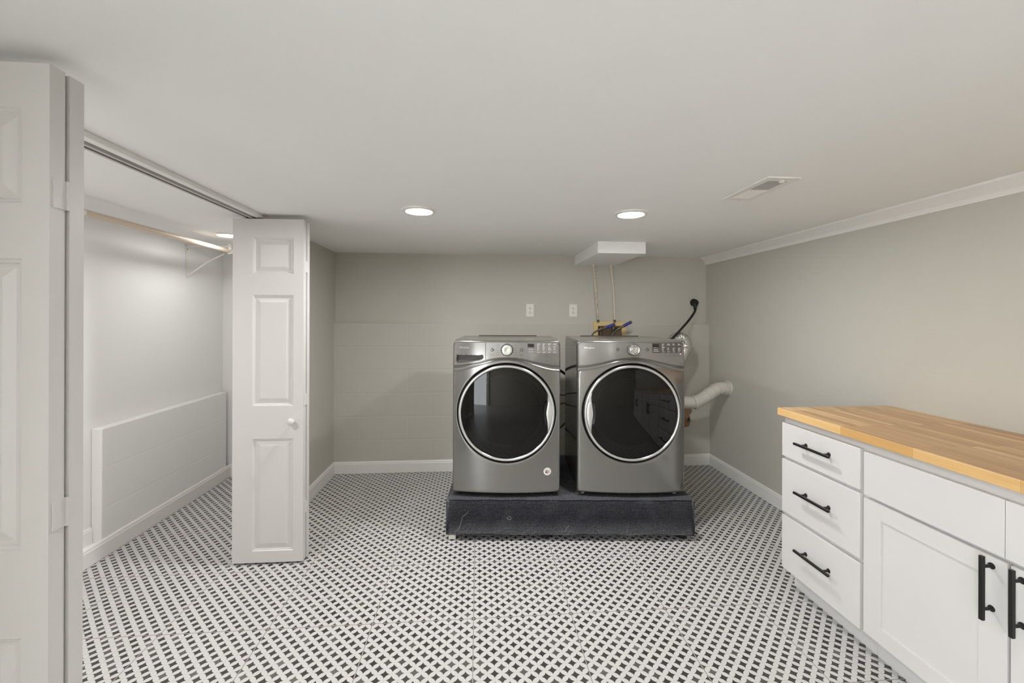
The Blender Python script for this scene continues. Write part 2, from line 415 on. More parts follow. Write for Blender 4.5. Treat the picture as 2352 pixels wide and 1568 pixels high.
# ------------------------------------------------------------------ ceiling air register
t = thing('air_register', 'small white louvred air register in the ceiling near the right wall', 'air vent', (1.219, 1.782, CEIL))
b = MB()
x0, x1, y0, y1 = -0.071, 0.071, -0.163, 0.163; ix, iy0, iy1 = 0.042, -0.122, 0.128
for (a, c, d, e) in ((x0, x1, y0, iy0), (x0, x1, iy1, y1), (x0, -ix, iy0, iy1), (ix, x1, iy0, iy1)): b.box(a, c, d, e, -0.006, 0.0)
b.build('frame', 'trim', t, bevel=0.0015)
MB().box(-ix, ix, iy0, iy1, -0.0012, -0.0002).build('duct_opening', 'groove', t)
b = MB()
for i in range(24):
    y = iy0 + (i+0.5)*(iy1-iy0)/24
    a = 0.9 if y > 0.0 else -0.9
    a = -a
    rot = Matrix.Translation((0, y, -0.0032)) @ Matrix.Rotation(a, 4, 'X')
    b.box(-ix, ix, -0.0032, 0.0032, -0.0004, 0.0004, rot)
b.box(-ix, ix, -0.002, 0.003, -0.0055, -0.001)
b.build('louvres', 'trim', t)
MB().box(0.004, 0.020, -0.136, -0.118, -0.013, -0.005).build('damper_lever', 'white_plastic', t, bevel=0.002)
for yy in (-0.150, 0.150): MB().lathe([(0.0045, -0.006), (0.004, -0.008), (0.001, -0.0085)], 0.006, 0, axis=2, seg=16, c2=yy, cap1=True).build('screw', 'track', t)

# ------------------------------------------------------------------ raised panel bifold doors
def panel_slab(x0, x1, z0, z1, y0, y1, rects, prof, both=True):
    """door slab with raised panels; rects: (xa, xb, za, zb) sharing the same xa, xb; prof: list of (inset, depth)"""
    bm = bmesh.new()
    xs = [x0, rects[0][0], rects[0][1], x1]; zs = [z0]
    for r in sorted(rects, key=lambda r: r[2]): zs += [r[2], r[3]]
    zs.append(z1)
    def quad(pts): bm.faces.new([bm.verts.new(p) for p in pts])
    for side in ((y0, 1, True), (y1, -1, both)):
        y, s, rec = side
        for i in range(3):
            for j in range(len(zs)-1):
                a, c, d, e = xs[i], xs[i+1], zs[j], zs[j+1]
                if i == 1 and j % 2 == 1 and rec:
                    loops = [((a, c, d, e), 0.0)]
                    for ins, dep in prof: loops.append(((a+ins, c-ins, d+ins, e-ins), dep))
                    for (l0, d0), (l1, d1) in zip(loops, loops[1:]):
                        P = [(l0[0], l0[2]), (l0[1], l0[2]), (l0[1], l0[3]), (l0[0], l0[3])]
                        Q = [(l1[0], l1[2]), (l1[1], l1[2]), (l1[1], l1[3]), (l1[0], l1[3])]
                        for k in range(4):
                            k2 = (k+1) % 4
                            quad([(P[k][0], y+s*d0, P[k][1]), (P[k2][0], y+s*d0, P[k2][1]), (Q[k2][0], y+s*d1, Q[k2][1]), (Q[k][0], y+s*d1, Q[k][1])])
                    l, dd = loops[-1]
                    quad([(l[0], y+s*dd, l[2]), (l[1], y+s*dd, l[2]), (l[1], y+s*dd, l[3]), (l[0], y+s*dd, l[3])])
                else:
                    quad([(a, y, d), (c, y, d), (c, y, e), (a, y, e)])
    for j in range(len(zs)-1):
        for x in (x0, x1): quad([(x, y0, zs[j]), (x, y1, zs[j]), (x, y1, zs[j+1]), (x, y0, zs[j+1])])
    for i in range(3):
        for z in (z0, z1): quad([(xs[i], y0, z), (xs[i+1], y0, z), (xs[i+1], y1, z), (xs[i], y1, z)])
    bmesh.ops.remove_doubles(bm, verts=bm.verts, dist=1e-5)
    mb = MB(); mb.bm.free(); mb.bm = bm
    return mb
RAISED = [(0.004, 0.004), (0.008, 0.0045), (0.012, 0.009), (0.018, 0.009), (0.040, 0.0035)]
def hinge(mb, x, y, z, h=0.062):
    mb.box(x, x+0.0022, y-0.030, y-0.002, z-h/2, z+h/2); mb.box(x, x+0.0022, y+0.002, y+0.022, z-h/2+0.014, z+h/2-0.014)
    mb.tube([(x+0.003, y, z-h/2), (x+0.003, y, z+h/2)], 0.0036, 10)
def bifold(y, x0, x1, z1, hz, label, knob=None):
    t = thing('bifold_door', label, 'folding door', (x0, y, 0.0))
    W = x1 - x0; rects = [(0.105, W-0.053, 0.075, 0.690), (0.105, W-0.053, 0.872, 1.480), (0.105, W-0.053, 1.595, 1.795)]
    p1 = panel_slab(0, W, 0.012, z1, 0, 0.034, rects, RAISED).build('door_panel', 'door', t)
    p2 = panel_slab(0.004, W+0.004, 0.012, z1-0.004, 0.040, 0.074, rects, RAISED).build('door_panel', 'door', t)
    for z in hz:
        m_ = MB(); hinge(m_, W, 0.037, z); m_.build('hinge', 'door', t)
    MB().lathe([(0.005, z1), (0.005, z1+0.0025)], 0.07, 0, axis=2, seg=16, c2=0.055, cap0=True, cap1=True).build('pivot_pin', 'track', t)
    if knob:
        MB().lathe([(0.008, 0.0), (0.008, -0.012), (0.014, -0.018), (0.0195, -0.026), (0.019, -0.033), (0.012, -0.038), (0.001, -0.0395)], knob[0]-x0, knob[1], seg=32, cap1=True).build('knob', 'door', t, smooth=True)
    return t
bifold(2.452, -1.336, -0.962, 1.897, (0.30, 0.90, 1.64), 'white folded panel door with round knob, standing left of the washing machine', (-1.019, 0.787))
bifold(0.968, -1.272, -0.893, 1.887, (0.937, 1.62, 0.30), 'white folded panel door at the left edge, nearest the camera, closet behind it')

# ------------------------------------------------------------------ closet rod
t = thing('closet_rod', 'pale wooden closet rod with white end caps hanging under the closet ceiling', 'closet rod', (-1.87, 0, 1.853))
MB().tube([(0, 0.75, 0), (0, 3.40, 0.0)], 0.0165, 24).build('rod', 'rod_wood', t, smooth=True)
for y0, y1 in ((0.73, 0.76), (3.388, 3.424)): MB().tube([(0, y0, 0), (0, y1, 0)], 0.019, 24).build('end_cap', 'white_plastic', t, smooth=True)
MB().tube([(0, 2.150, 0), (0, 2.186, 0)], 0.019, 24).build('coupling', 'white_plastic', t, smooth=True)
t = thing('rod_bracket', 'white metal triangular bracket holding the closet rod to the side wall', 'bracket', (-2.165, 3.37, 1.66))
b = MB(); b.box(0.0005, 0.006, -0.009, 0.009, -0.01, 0.232); b.build('wall_plate', 'white_plastic', t, bevel=0.001)
b = MB(); b.box(0.004, 0.31, -0.006, 0.006, 0.218, 0.228); b.box(0.300, 0.318, -0.008, 0.008, 0.200, 0.246); b.build('arm', 'white_plastic', t)
MB().tube([(0.006, 0, 0.0), (0.15, 0, 0.11), (0.27, 0, 0.172)], 0.006, 8).build('brace', 'white_plastic', t)
for z in (0.20, 0.0): MB().lathe([(0.004, 0.006), (0.003, 0.0085)], 0, z, axis=0, seg=12, cap1=True).build('screw', 'glyph', t)
b = MB(); b.tube([(0.295, -0.001, 0.175), (0.300, -0.001, 0.171), (0.312, -0.001, 0.178)], 0.003, 8); b.build('hook', 'white_plastic', t)

# ------------------------------------------------------------------ carpeted platform
PROT = -YAW
def cam2room(X, Z, z=0.0):
    c, s = math.cos(YAW), math.sin(YAW); return (c*X + s*Z, -s*X + c*Z, z)
PL = cam2room(0.3585, 2.608)          # middle of the platform's front edge
t = thing('carpeted_platform', 'low platform wrapped in dark ribbed carpet under the two machines', 'platform', PL, PROT)
PW, PH0, PH1, PD = 0.757, 0.036, 0.250, 0.86
b = MB(); prof = []
rib = 0.0085; n = int((PH1-PH0)/rib)
for i in range(n*4+1):
    z = PH0 + i*(PH1-PH0-0.006)/(n*4); prof.append((-0.0022*abs(math.sin(PI*i/4)), z))
prof += [(0.001, PH1-0.004), (0.005, PH1)]
m_ = int((PD-0.01)/0.02)
for i in range(m_*2+1):
    prof.append((0.006 + i*(PD-0.012)/(m_*2), PH1 + 0.0005*math.sin(i*1.7)))
prof += [(PD, PH1-0.005), (PD, PH0)]
NX = 70; rows = []
for i in range(NX+1):
    x = -PW + 2*PW*i/NX; wob = 0.0016*math.sin(i*0.7) + R.uniform(-0.0008, 0.0008)
    edge = 0.004 if i in (0, NX) else 0.0
    sag = 0.006*math.sin(PI*i/NX)
    rows.append([b.bm.verts.new((x*(1.0 - 0.0015*math.sin(z*60)), y + wob*0.6 + edge*(1 if y < 0.4 else -1), (z - edge if z > 0.2 else z) + wob*0.5 - (0.004*math.sin(x*9) if z < PH0+0.01 else 0))) for (y, z) in prof])
for A, B in zip(rows, rows[1:]):
    for k in range(len(prof)-1): b.bm.faces.new((A[k], B[k], B[k+1], A[k+1]))
for A in (rows[0], rows[-1]): b.bm.faces.new(A)
b.build('carpet_cover', 'carpet', t, smooth=True, angle=50)
for fx, fy, mm in ((-0.722, 0.020, 'trim'), (-0.15, 0.035, 'gasket'), (0.70, 0.035, 'gasket'), (-0.70, 0.80, 'trim'), (0.70, 0.80, 'gasket')):
    MB().box(fx-0.022, fx+0.022, fy-0.0, fy+0.05, 0.0, 0.040).build('foot', mm, t, bevel=0.003)
# loose hairs and lint stuck on the carpet front
for pts in ([(-0.62, -0.005, 0.185), (-0.635, -0.006, 0.165), (-0.655, -0.006, 0.15), (-0.665, -0.006, 0.11), (-0.68, -0.006, 0.075), (-0.70, -0.006, 0.06)],
            [(-0.375, -0.006, 0.155), (-0.363, -0.006, 0.150), (-0.360, -0.006, 0.138), (-0.372, -0.006, 0.134), (-0.384, -0.006, 0.142), (-0.378, -0.006, 0.15)],
            [(-0.01, -0.006, 0.10), (-0.02, -0.006, 0.085), (-0.035, -0.006, 0.06)]):
    MB().tube(curve_pts(pts, 5), 0.0005, 5).build('lint', 'print_light', t)

# ------------------------------------------------------------------ washer and dryer
HW, ZB, ZT, DEP, CZ = 0.335, 0.022, 0.964, 0.64, 0.518
def bulge(x): return -0.028*(1-(min(abs(x), HW)/HW)**2)
def tilt(z): return max(0.0, z-0.80)*0.12
def srf(x, z): return bulge(x)+tilt(z)
def g_(x): return 0.5*(1+math.cos(PI*max(-1, min(1, x/HW))))
def curve1(x): return 0.807 + 0.052*g_(x)
def curve2(x): return 0.775 + 0.067*g_(x)
def fil(x, r=0.012):
    d = HW-abs(x)
    return 0.0 if d >= r else r - math.sqrt(max(0, r*r-(r-d)**2))
def halfw(z, hw, top, r):
    if z < top-r: return hw
    d = min(r, z-(top-r)); return hw - (r - math.sqrt(max(0, r*r-d*d)))
def inpoly(x, z, P):
    c = False; n = len(P)
    for i in range(n):
        x0, z0 = P[i]; x1, z1 = P[(i+1) % n]
        if (z0 > z) != (z1 > z) and x < (x1-x0)*(z-z0)/(z1-z0)+x0: c = not c
    return c
def offset_poly(P, d):
    n = len(P); out = []
    A = sum(P[i][0]*P[(i+1)%n][1]-P[(i+1)%n][0]*P[i][1] for i in range(n)); sg = 1 if A > 0 else -1
    for i in range(n):
        p, q, r = Vector(P[i-1]), Vector(P[i]), Vector(P[(i+1) % n])
        e1 = (q-p).normalized(); e2 = (r-q).normalized()
        nn = Vector((e1.y+e2.y, -(e1.x+e2.x)))*sg
        nn = nn.normalized() if nn.length > 1e-6 else Vector((0, 0))
        out.append((q.x+nn.x*d, q.y+nn.y*d))
    return out
POCKET = [(-0.311, 0.875), (-0.150, 0.8735), (-0.1465, 0.867), (-0.148, 0.857), (-0.155, 0.850), (-0.172, 0.844), (-0.20, 0.839), (-0.235, 0.834), (-0.275, 0.830), (-0.302, 0.8295), (-0.3105, 0.835), (-0.3125, 0.845)]

def panel_piece(x0, x1, off, m, name, parent, inset=0.009, hole=None, rad=0.022, ext=0.0):
    hw = HW-inset+ext; top = ZT-0.0118+ext
    NXp = max(8, int((x1-x0)/0.004)); NZ = 40
    b = MB()
    def fn(u, v):
        xx = x0 + (x1-x0)*u
        z0 = curve1(xx)+0.0035-ext
        z = z0 + (top-z0)*v
        hwz = halfw(z, hw, top, rad)
        xx = max(-hwz, min(hwz, xx))
        return Vector((xx, srf(xx, z)+off+fil(xx)*0.3, z))
    V = b.grid(fn, NXp, NZ, (lambda c: hole and inpoly(c.x, c.z, hole)))
    # skirt running back from the edge
    rim = V[0] + [r[-1] for r in V[1:]] + V[-1][-2::-1] + [r[0] for r in V[-2:0:-1]]
    bk = [b.bm.verts.new(v.co + Vector((0, 0.006, 0))) for v in rim]
    for i in range(len(rim)):
        j = (i+1) % len(rim)
        try: b.bm.faces.new((rim[i], rim[j], bk[j], bk[i]))
        except ValueError: pass
    return b.build(name, m, parent, smooth=True, angle=40)

def front_body(b):
    """lower front: from the door opening out to the cabinet outline"""
    r0 = 0.3078
    angs = [2*PI*k/288 for k in range(288)]
    for (x, z) in ((-HW, ZB), (HW, ZB), (-HW, curve2(-HW)), (HW, curve2(HW))): angs.append(math.atan2(z-CZ, x) % (2*PI))
    angs = sorted(angs)
    def bound(a):
        lo, hi = r0, 0.8
        for _ in range(40):
            m_ = (lo+hi)/2; x, z = m_*math.cos(a), CZ+m_*math.sin(a)
            if abs(x) <= HW and z >= ZB and z <= curve2(x): lo = m_
            else: hi = m_
        return lo
    T = [(0.3065, None, 0.024), (0.3078, None, 0.004), (0.3095, None, 0.0012), (0.313, None, 0.0)]
    rings = []
    def pt(a, r, dy):
        x, z = r*math.cos(a), CZ+r*math.sin(a)
        dish = 0.004*math.exp(-((r-0.308)/0.016)**2)
        fb = 0.0
        db = z-ZB
        if db < 0.010: fb = 0.010-math.sqrt(max(0, 0.0001-(0.010-db)**2))
        return (x, srf(x, z)+fil(x)+dy+fb*0.8, z)
    B = [bound(a) for a in angs]
    for r, _, dy in T: rings.append([b.bm.verts.new(pt(a, min(r, B[i]), dy)) for i, a in enumerate(angs)])
    for t_ in (0.06, 0.14, 0.25, 0.4, 0.55, 0.7, 0.82, 0.9, 0.95, 0.98, 1.0):
        rings.append([b.bm.verts.new(pt(a, max(0.3131, 0.313+(B[i]-0.313)*t_), 0)) for i, a in enumerate(angs)])
    n = len(angs)
    for A, C in zip(rings, rings[1:]):
        for k in range(n): b.bm.faces.new((A[k], A[(k+1) % n], C[(k+1) % n], C[k]))
    last = rings[-1]; bk = [b.bm.verts.new((v.co.x, 0.03, v.co.z)) for v in last]
    for k in range(n): b.bm.faces.new((last[k], last[(k+1) % n], bk[(k+1) % n], bk[k]))

def fascia(b, hole=None):
    rows = [(0, -0.0035), (0.05, -0.004), (0.12, -0.001), (0.3, 0.004), (0.5, 0.0055), (0.7, 0.004), (0.88, 0.001), (0.95, -0.002), (1.0, -0.002), (1.04, 0.0)]
    N = 168; H = len(rows); K = 44
    V = []
    for j in range(H+K):
        r = []
        for i in range(N+1):
            u = -1+2*i/N
            # denser near the sides
            u = math.copysign(1-(1-abs(u))**1.25, u)
            x0 = u*HW
            if j < H:
                s_, dy = rows[j]; z = curve2(x0)+(curve1(x0)-curve2(x0))*s_; x = x0
            else:
                zz0 = curve1(x0)+0.0015; s_ = ((j-H)+1)/K; s_ = 1-(1-s_)**1.4
                z = zz0 + (ZT-zz0)*s_; dy = 0
            hwz = halfw(z, HW, ZT, 0.030); x = u*hwz
            d = HW - 0.0 - abs(x) - (HW-hwz)
            fe = 0.0 if d >= 0.010 else 0.010-math.sqrt(max(0, 1e-4-(0.010-d)**2))
            dt = ZT - z; ft = 0.0 if dt >= 0.010 else 0.010-math.sqrt(max(0, 1e-4-(0.010-dt)**2))
            r.append(b.bm.verts.new((x, srf(x, z)+dy+max(fe, ft), z)))
        V.append(r)
    for j in range(H+K-1):
        for i in range(N):
            q = (V[j][i], V[j][i+1], V[j+1][i+1], V[j+1][i]); c = sum((v.co for v in q), Vector())/4
            if hole and inpoly(c.x, c.z, hole): continue
            b.bm.faces.new(q)
    rim = [r[0] for r in V] + V[-1][1:] + [r[-1] for r in V[-2::-1]] + V[0][-2:0:-1]
    bk = [b.bm.verts.new((v.co.x, 0.05, v.co.z)) for v in rim]
    for i in range(len(rim)):
        j = (i+1) % len(rim); b.bm.faces.new((rim[i], rim[j], bk[j], bk[i]))

def word(txt, x, z, size, y, m, parent, name, shear=0.3, bold=0.0, depth=0.0008, rot=0.0, follow=False):
    cu = bpy.data.curves.new(name, 'FONT'); cu.body = txt; cu.size = size; cu.shear = shear; cu.extrude = depth; cu.offset = bold
    cu.resolution_u = 3
    tmp = bpy.data.objects.new('tmp', cu); COL.objects.link(tmp)
    dg = bpy.context.evaluated_depsgraph_get(); me = bpy.data.meshes.new_from_object(tmp.evaluated_get(dg)); bpy.data.objects.remove(tmp)
    me.transform(Matrix.Translation((x, y, z)) @ Matrix.Rotation(rot, 4, 'Y') @ Matrix.Rotation(PI/2, 4, 'X'))
    if follow:
        for v in me.vertices: v.co.y = v.co.y + srf(v.co.x, v.co.z)
    me.materials.clear(); me.materials.append(M[m]); me.name = name
    o = bpy.data.objects.new(name, me); COL.objects.link(o); o.parent = parent
    return o

def dashes(items, m, parent, name, off, dy=0.0006):
    """tiny illegible print: rows of short strokes (x0, x1, z, height)"""
    b = MB()
    for x0, x1, z, h in items:
        x = x0
        while x < x1:
            l = min(R.choice((0.0022, 0.0035, 0.0048)), x1-x)
            hh = h*R.uniform(0.7, 1.1)
            y = srf(x, z)+off
            b.box(x, x+l*0.82, y-dy, y+0.0002, z-hh/2, z+hh/2); x += l
    return b.build(name, m, parent)

def machine(kind, loc, label):
    washer = kind == 'washer'
    t = thing('washing_machine' if washer else 'clothes_dryer', label, 'washing machine' if washer else 'dryer', loc, PROT)
    OFF = -0.0022
    # cabinet sides
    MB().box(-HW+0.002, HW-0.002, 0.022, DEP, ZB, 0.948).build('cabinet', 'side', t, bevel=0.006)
    b = MB(); front_body(b); b.build('front_panel', 'steel', t, smooth=True, angle=40)
    b = MB(); fascia(b, POCKET if washer else None); b.build('fascia', 'steel', t, smooth=True, angle=40)
    # top with a shallow sunken field and a dark strip along the back
    b = MB(); b.prism([(0.032, ZT-0.02), (0.024, ZT-0.008), (0.028, ZT-0.001), (0.04, ZT+0.001), (0.07, ZT+0.003), (DEP-0.02, ZT+0.003), (DEP-0.004, ZT-0.002), (DEP, ZT-0.02)], 0, -HW+0.006, HW-0.006)
    tp = b.build('top', 'steel_top', t, bevel=0.012, segs=4)
    MB().box(-0.22, 0.22, DEP-0.040, DEP-0.028, ZT+0.003, ZT+0.0075).build('rear_strip', 'groove', t)
    # control panel with its shadow gap
    panel_piece(-HW, HW, -0.0006, 'groove', 'panel_gap', t, ext=0.0018, hole=POCKET if washer else None)
    if washer:
        dr = panel_piece(-HW, -0.1315, OFF, 'steel', 'dispenser_drawer', t, hole=POCKET)
        b = MB(); P0 = offset_poly(POCKET, 0.0042); P1 = offset_poly(POCKET, -0.0022); P2 = offset_poly(POCKET, -0.0062)
        loops = [[b.bm.verts.new((x, srf(x, z)+OFF+dy, z)) for x, z in P] for P, dy in ((P0, -0.0002), (P1, -0.0010), (P1, 0.004), (P2, 0.021))]
        for A, C in zip(loops, loops[1:]):
            for k in range(len(A)): b.bm.faces.new((A[k], A[(k+1) % len(A)], C[(k+1) % len(A)], C[k]))
        b.bm.faces.new(loops[-1]); b.build('handle_pocket', 'panel_darker', dr, smooth=True)
        cp = panel_piece(-0.129, HW, OFF, 'steel', 'control_panel', t)
    else:
        cp = panel_piece(-HW, HW, OFF, 'steel', 'control_panel', t)
    # lettering of the maker, italic with a swoosh
    lp = t
    if washer: lx, lz = -0.300, 0.915
    else: lx, lz = -0.296, 0.915
    word('Whirlpool', lx, lz, 0.0150, OFF, 'chrome', lp, 'logo_lettering', shear=0.35, bold=0.0003, follow=True)
    b = MB(); b.tube(curve_pts([(lx+0.022, srf(lx+0.022, lz-0.008)+OFF-0.001, lz-0.008), (lx+0.033, srf(lx+0.033, lz-0.009)+OFF-0.001, lz-0.009), (lx+0.045, srf(lx+0.045, lz+0.004)+OFF-0.001, lz+0.004), (lx+0.043, srf(lx+0.043, lz+0.012)+OFF-0.001, lz+0.012), (lx+0.054, srf(lx+0.054, lz+0.013)+OFF-0.001, lz+0.013)], 5), 0.0011, 6)
    b.build('logo_swoosh', 'chrome', lp)
    # dial
    kx = 0.002 if washer else 0.007; kz = 0.907 if washer else 0.911
    y0 = srf(kx, kz)+OFF
    kn = MB().lathe([(0.0385, y0+0.001), (0.0385, y0-0.004), (0.0365, y0-0.006), (0.0345, y0-0.008)], kx, kz, seg=64).build('dial_collar', 'groove', t, smooth=True)
    if washer: prof = [(0.0345, y0-0.006), (0.034, y0-0.022), (0.031, y0-0.028), (0.027, y0-0.029), (0.012, y0-0.027), (0.001, y0-0.0265)]
    else: prof = [(0.0355, y0-0.006), (0.034, y0-0.022), (0.030, y0-0.030), (0.025, y0-0.028), (0.022, y0-0.036), (0.018, y0-0.040), (0.001, y0-0.041)]
    MB().lathe(prof, kx, kz, seg=64, cap1=True).build('dial', 'chrome', t, smooth=True)
    for bx in ((-0.089, 0.092) if washer else (-0.087, 0.095)):
        yy = srf(bx, kz)+OFF
        MB().lathe([(0.0095, yy+0.0002), (0.0095, yy-0.0012), (0.0068, yy-0.0012), (0.0064, yy-0.0002)], bx, kz-0.001, seg=32).build('button_ring', 'groove', t)
        MB().lathe([(0.0064, yy+0.0), (0.006, yy-0.0015), (0.001, yy-0.002)], bx, kz-0.001, seg=32, cap1=True).build('button', 'steel', t, smooth=True)
    # display field
    if washer: dx0, dx1, dz0, dz1 = 0.126, 0.320, 0.8845, 0.9510; dm = 'panel_dark'
    else: dx0, dx1, dz0, dz1 = 0.126, 0.315, 0.890, 0.9515; dm = 'panel_darker'
    b = MB(); b.grid(lambda u, v: Vector((dx0+(dx1-dx0)*u, srf(dx0+(dx1-dx0)*u, dz0+(dz1-dz0)*v)+OFF-0.0008, dz0+(dz1-dz0)*v)), 12, 3)
    dp = b.build('display_field', dm, t, recalc=False)
    yy = bulge(dx0+0.03)+OFF
    wx0 = dx0+0.004
    MB().box(wx0, wx0+0.0385, srf(wx0, dz1-0.016)+OFF-0.0036, srf(wx0, dz1-0.016)+OFF+0.001, dz1-0.0255, dz1-0.006).build('display', 'display', dp)
    items = []; darks = []
    colx = [dx0+0.062+i*0.0345 for i in range(4)]
    for ci, cx in enumerate(colx):
        zz = dz1-0.007; nrow = 7
        for r_ in range(nrow):
            z = dz1-0.0065-r_*0.0064
            if washer and ci >= 2 and r_ == 2: continue
            if (not washer) and ci >= 1 and r_ in (2, 3): continue
            L = R.uniform(0.007, 0.020)
            if r_ < 2: L = R.uniform(0.012, 0.022)
            items.append((cx, min(cx+L, dx1-0.003), z, 0.0020)); darks.append((cx-0.0045, cx-0.0025, z, 0.0026))
        items.append((cx+0.001, cx+R.uniform(0.012, 0.022), dz0+0.0075, 0.0024))
    items.append((dx0+0.010, dx0+0.036, dz1-0.041 if washer else dz1-0.0405, 0.0022)); items.append((dx0+0.008, dx0+0.042, dz0+0.011, 0.0022))
    if not washer: items.append((dx0+0.010, dx0+0.038, dz1-0.028, 0.0018))
    dashes(items, 'print_light', dp, 'display_print', OFF-0.0010)
    dashes(darks, 'groove', dp, 'indicator_print', OFF-0.0010)
    items = []
    for i in range(5 if washer else 4):
        z = kz+0.027-i*0.0145 if washer else kz+0.022-i*0.0145
        items.append((kx-0.066, kx-0.041+R.uniform(-0.004, 0.0), z, 0.0014)); items.append((kx+0.041, kx+0.066+R.uniform(-0.006, 0), z, 0.0014))
    for i in range(4 if washer else 6):
        x = (dx0+0.074+i*0.0325) if washer else (dx0+0.005+i*0.0310)
        items.append((x, x+0.024, dz0-0.0135, 0.0020))
        if i > (0 if washer else 1): items.append((x+0.001, x+0.022, dz0-0.0205, 0.0018))
        items.append((x+0.010, x+0.0125, dz0-0.006, 0.0024))
    for bx in ((-0.089, 0.092) if washer else (-0.087, 0.095)):
        items.append((bx-0.004, bx+0.004, kz+0.013, 0.0018)); items.append((bx-0.011, bx+0.011, kz-(0.032 if washer else 0.016), 0.0016))
    items.append((0.298, 0.318, curve1(0.3)+0.010, 0.0018)); items.append((0.300, 0.314, curve1(0.3)+0.018, 0.0050))
    items.append((kx-0.010, kx+0.010, kz+0.0405, 0.0014)); 
    dashes(items, 'print_dark', cp, 'panel_print', OFF-0.0002)
    if not washer:
        lxx = 0.3065; MB().lathe([(0.0022, srf(lxx, 0.883)+OFF-0.0003), (0.002, srf(lxx, 0.883)+OFF-0.0018)], lxx, 0.883, seg=12, cap1=True).build('indicator_light', 'led', t)
    # door
    yd = -0.013
    d = MB().lathe([(0.3072, 0.020), (0.3060, 0.004), (0.3035, 0.002), (0.298, 0.004), (0.290, 0.006), (0.286, 0.012)], 0, CZ, seg=128).build('door_gap', 'gasket', t, smooth=True)
    MB().lathe([(0.2985, yd+0.012), (0.2985, yd-0.006), (0.2975, yd-0.013), (0.2940, yd-0.0185), (0.2880, yd-0.0205), (0.2820, yd-0.0185), (0.2785, yd-0.013), (0.2775, yd-0.004)], 0, CZ, seg=128).build('door_ring', 'chrome', t, smooth=True, angle=60)
    prof = [(0.277*math.sin(a*PI/2/12*1.0) if a else 0.001, 0) for a in range(13)]
    prof = [(r, yd-0.020+0.012*(r/0.277)**2 - 0.008*(1-(r/0.277)**2)) for r, _ in prof]
    MB().lathe(prof, 0, CZ, seg=96, cap0=True).build('door_glass', 'glass', t, smooth=True, angle=80)
    # bowl and drum behind the glass
    MB().lathe([(0.2775, yd-0.004), (0.262, 0.008), (0.245, 0.012), (0.238, 0.020), (0.215, 0.016), (0.205, 0.035), (0.195, 0.100), (0.180, 0.125), (0.10, 0.140), (0.001, 0.145)], 0, CZ, seg=96, cap1=True).build('door_bowl', 'drum', t, smooth=True)
    # handle: pale crescent against the ring, dark finger recess beside it
    sx = 1 if washer else -1
    A = 0.46; out = []; inn = []
    for i in range(25):
        a = -A + 2*A*i/24; s_ = abs(i-12)/12
        out.append((0.281*math.cos(a), 0.281*math.sin(a)))
        zz = 0.281*math.sin(a)*0.995
        xin = 0.256 - 0.013*math.exp(-(zz/0.05)**2) + 0.002*math.cos(zz*30)
        inn.append((min(xin, 0.2805*math.cos(a)), zz))
    b = MB()
    lo = [[b.bm.verts.new((sx*x, y, CZ+z)) for x, z in P] for P, y in ((out, yd-0.014), (out, yd-0.0255), ([((o[0]*0.45+i_[0]*0.55), (o[1]+i_[1])/2) for o, i_ in zip(out, inn)], yd-0.031), (inn, yd-0.027), (inn, yd-0.012))]
    for P, Q in zip(lo, lo[1:]):
        for k in range(24): b.bm.faces.new((P[k], P[k+1], Q[k+1], Q[k]))
    b.build('door_handle', 'silver', t, smooth=True, angle=50)
    b = MB(); P = [(0.252-0.024*math.cos(a)*1.0, 0.078*math.sin(a)) for a in [(-PI/2)+PI*k/16 for k in range(17)]]
    F1 = [b.bm.verts.new((sx*x, yd-0.0235+0.004*(1-(abs(z)/0.078)), CZ+z)) for x, z in P]; F2 = [b.bm.verts.new((sx*0.252, yd-0.017, CZ+z)) for x, z in P]
    for k in range(16):
        try: b.bm.faces.new((F1[k], F1[k+1], F2[k+1], F2[k]))
        except ValueError: pass
    b.build('finger_recess', 'gasket', t, smooth=True)
    # levelling feet
    for fx, fy in ((-0.295, 0.045), (0.285, 0.045), (-0.295, DEP-0.05), (0.295, DEP-0.05)):
        MB().lathe([(0.013, 0.0), (0.013, 0.010), (0.006, 0.012), (0.006, ZB+0.004)], fx, 0, axis=2, seg=20, c2=fy, cap0=True, cap1=True).build('foot', 'silver' if not washer else 'gasket', t)
    return t
PZ = PH1+0.003
washer = machine('washer', cam2room(-0.0320, 2.668, PZ), 'graphite front-loading washing machine, left on the platform, dispenser drawer at top left, handle at right')
dryer = machine('dryer', cam2room(0.7440, 2.672, PZ), 'graphite front-loading clothes dryer, right on the platform, door handle at its left')
# round badge on the washer
t = washer
bx, bz = 0.2535, 0.155; y = bulge(bx)-0.0006
bd = MB().lathe([(0.0235, y+0.0008), (0.0235, y-0.0004), (0.001, y-0.0008)], bx, bz, seg=48, cap1=True).build('round_badge', 'white_plastic', t)
def wrap(o):
    for v in o.data.vertices: v.co.y += bulge(v.co.x)-bulge(bx)
b = MB(); b.prism([(bx-0.012, bz+0.006), (bx-0.002, bz+0.008), (bx-0.001, bz-0.006), (bx-0.007, bz-0.011), (bx-0.012, bz-0.006)], 1, y-0.0022, y-0.0008); b.build('badge_blue_field', 'blue', bd)
b = MB(); b.lathe([(0.0026, y-0.0022), (0.001, y-0.0028)], bx-0.0075, bz+0.001, seg=10, cap1=True); b.build('badge_star', 'white_plastic', bd)
b = MB()
for k, (z0, L) in enumerate(((0.0055, 0.014), (-0.0035, 0.013), (-0.010, 0.005))):
    b.prism([(bx, bz+z0), (bx+L*0.5, bz+z0+0.0012), (bx+L, bz+z0-0.002), (bx+L, bz+z0-0.0045), (bx+L*0.5, bz+z0-0.0016), (bx, bz+z0-0.0028)], 1, y-0.0022, y-0.0008)
b.build('badge_stripes', 'red', bd)
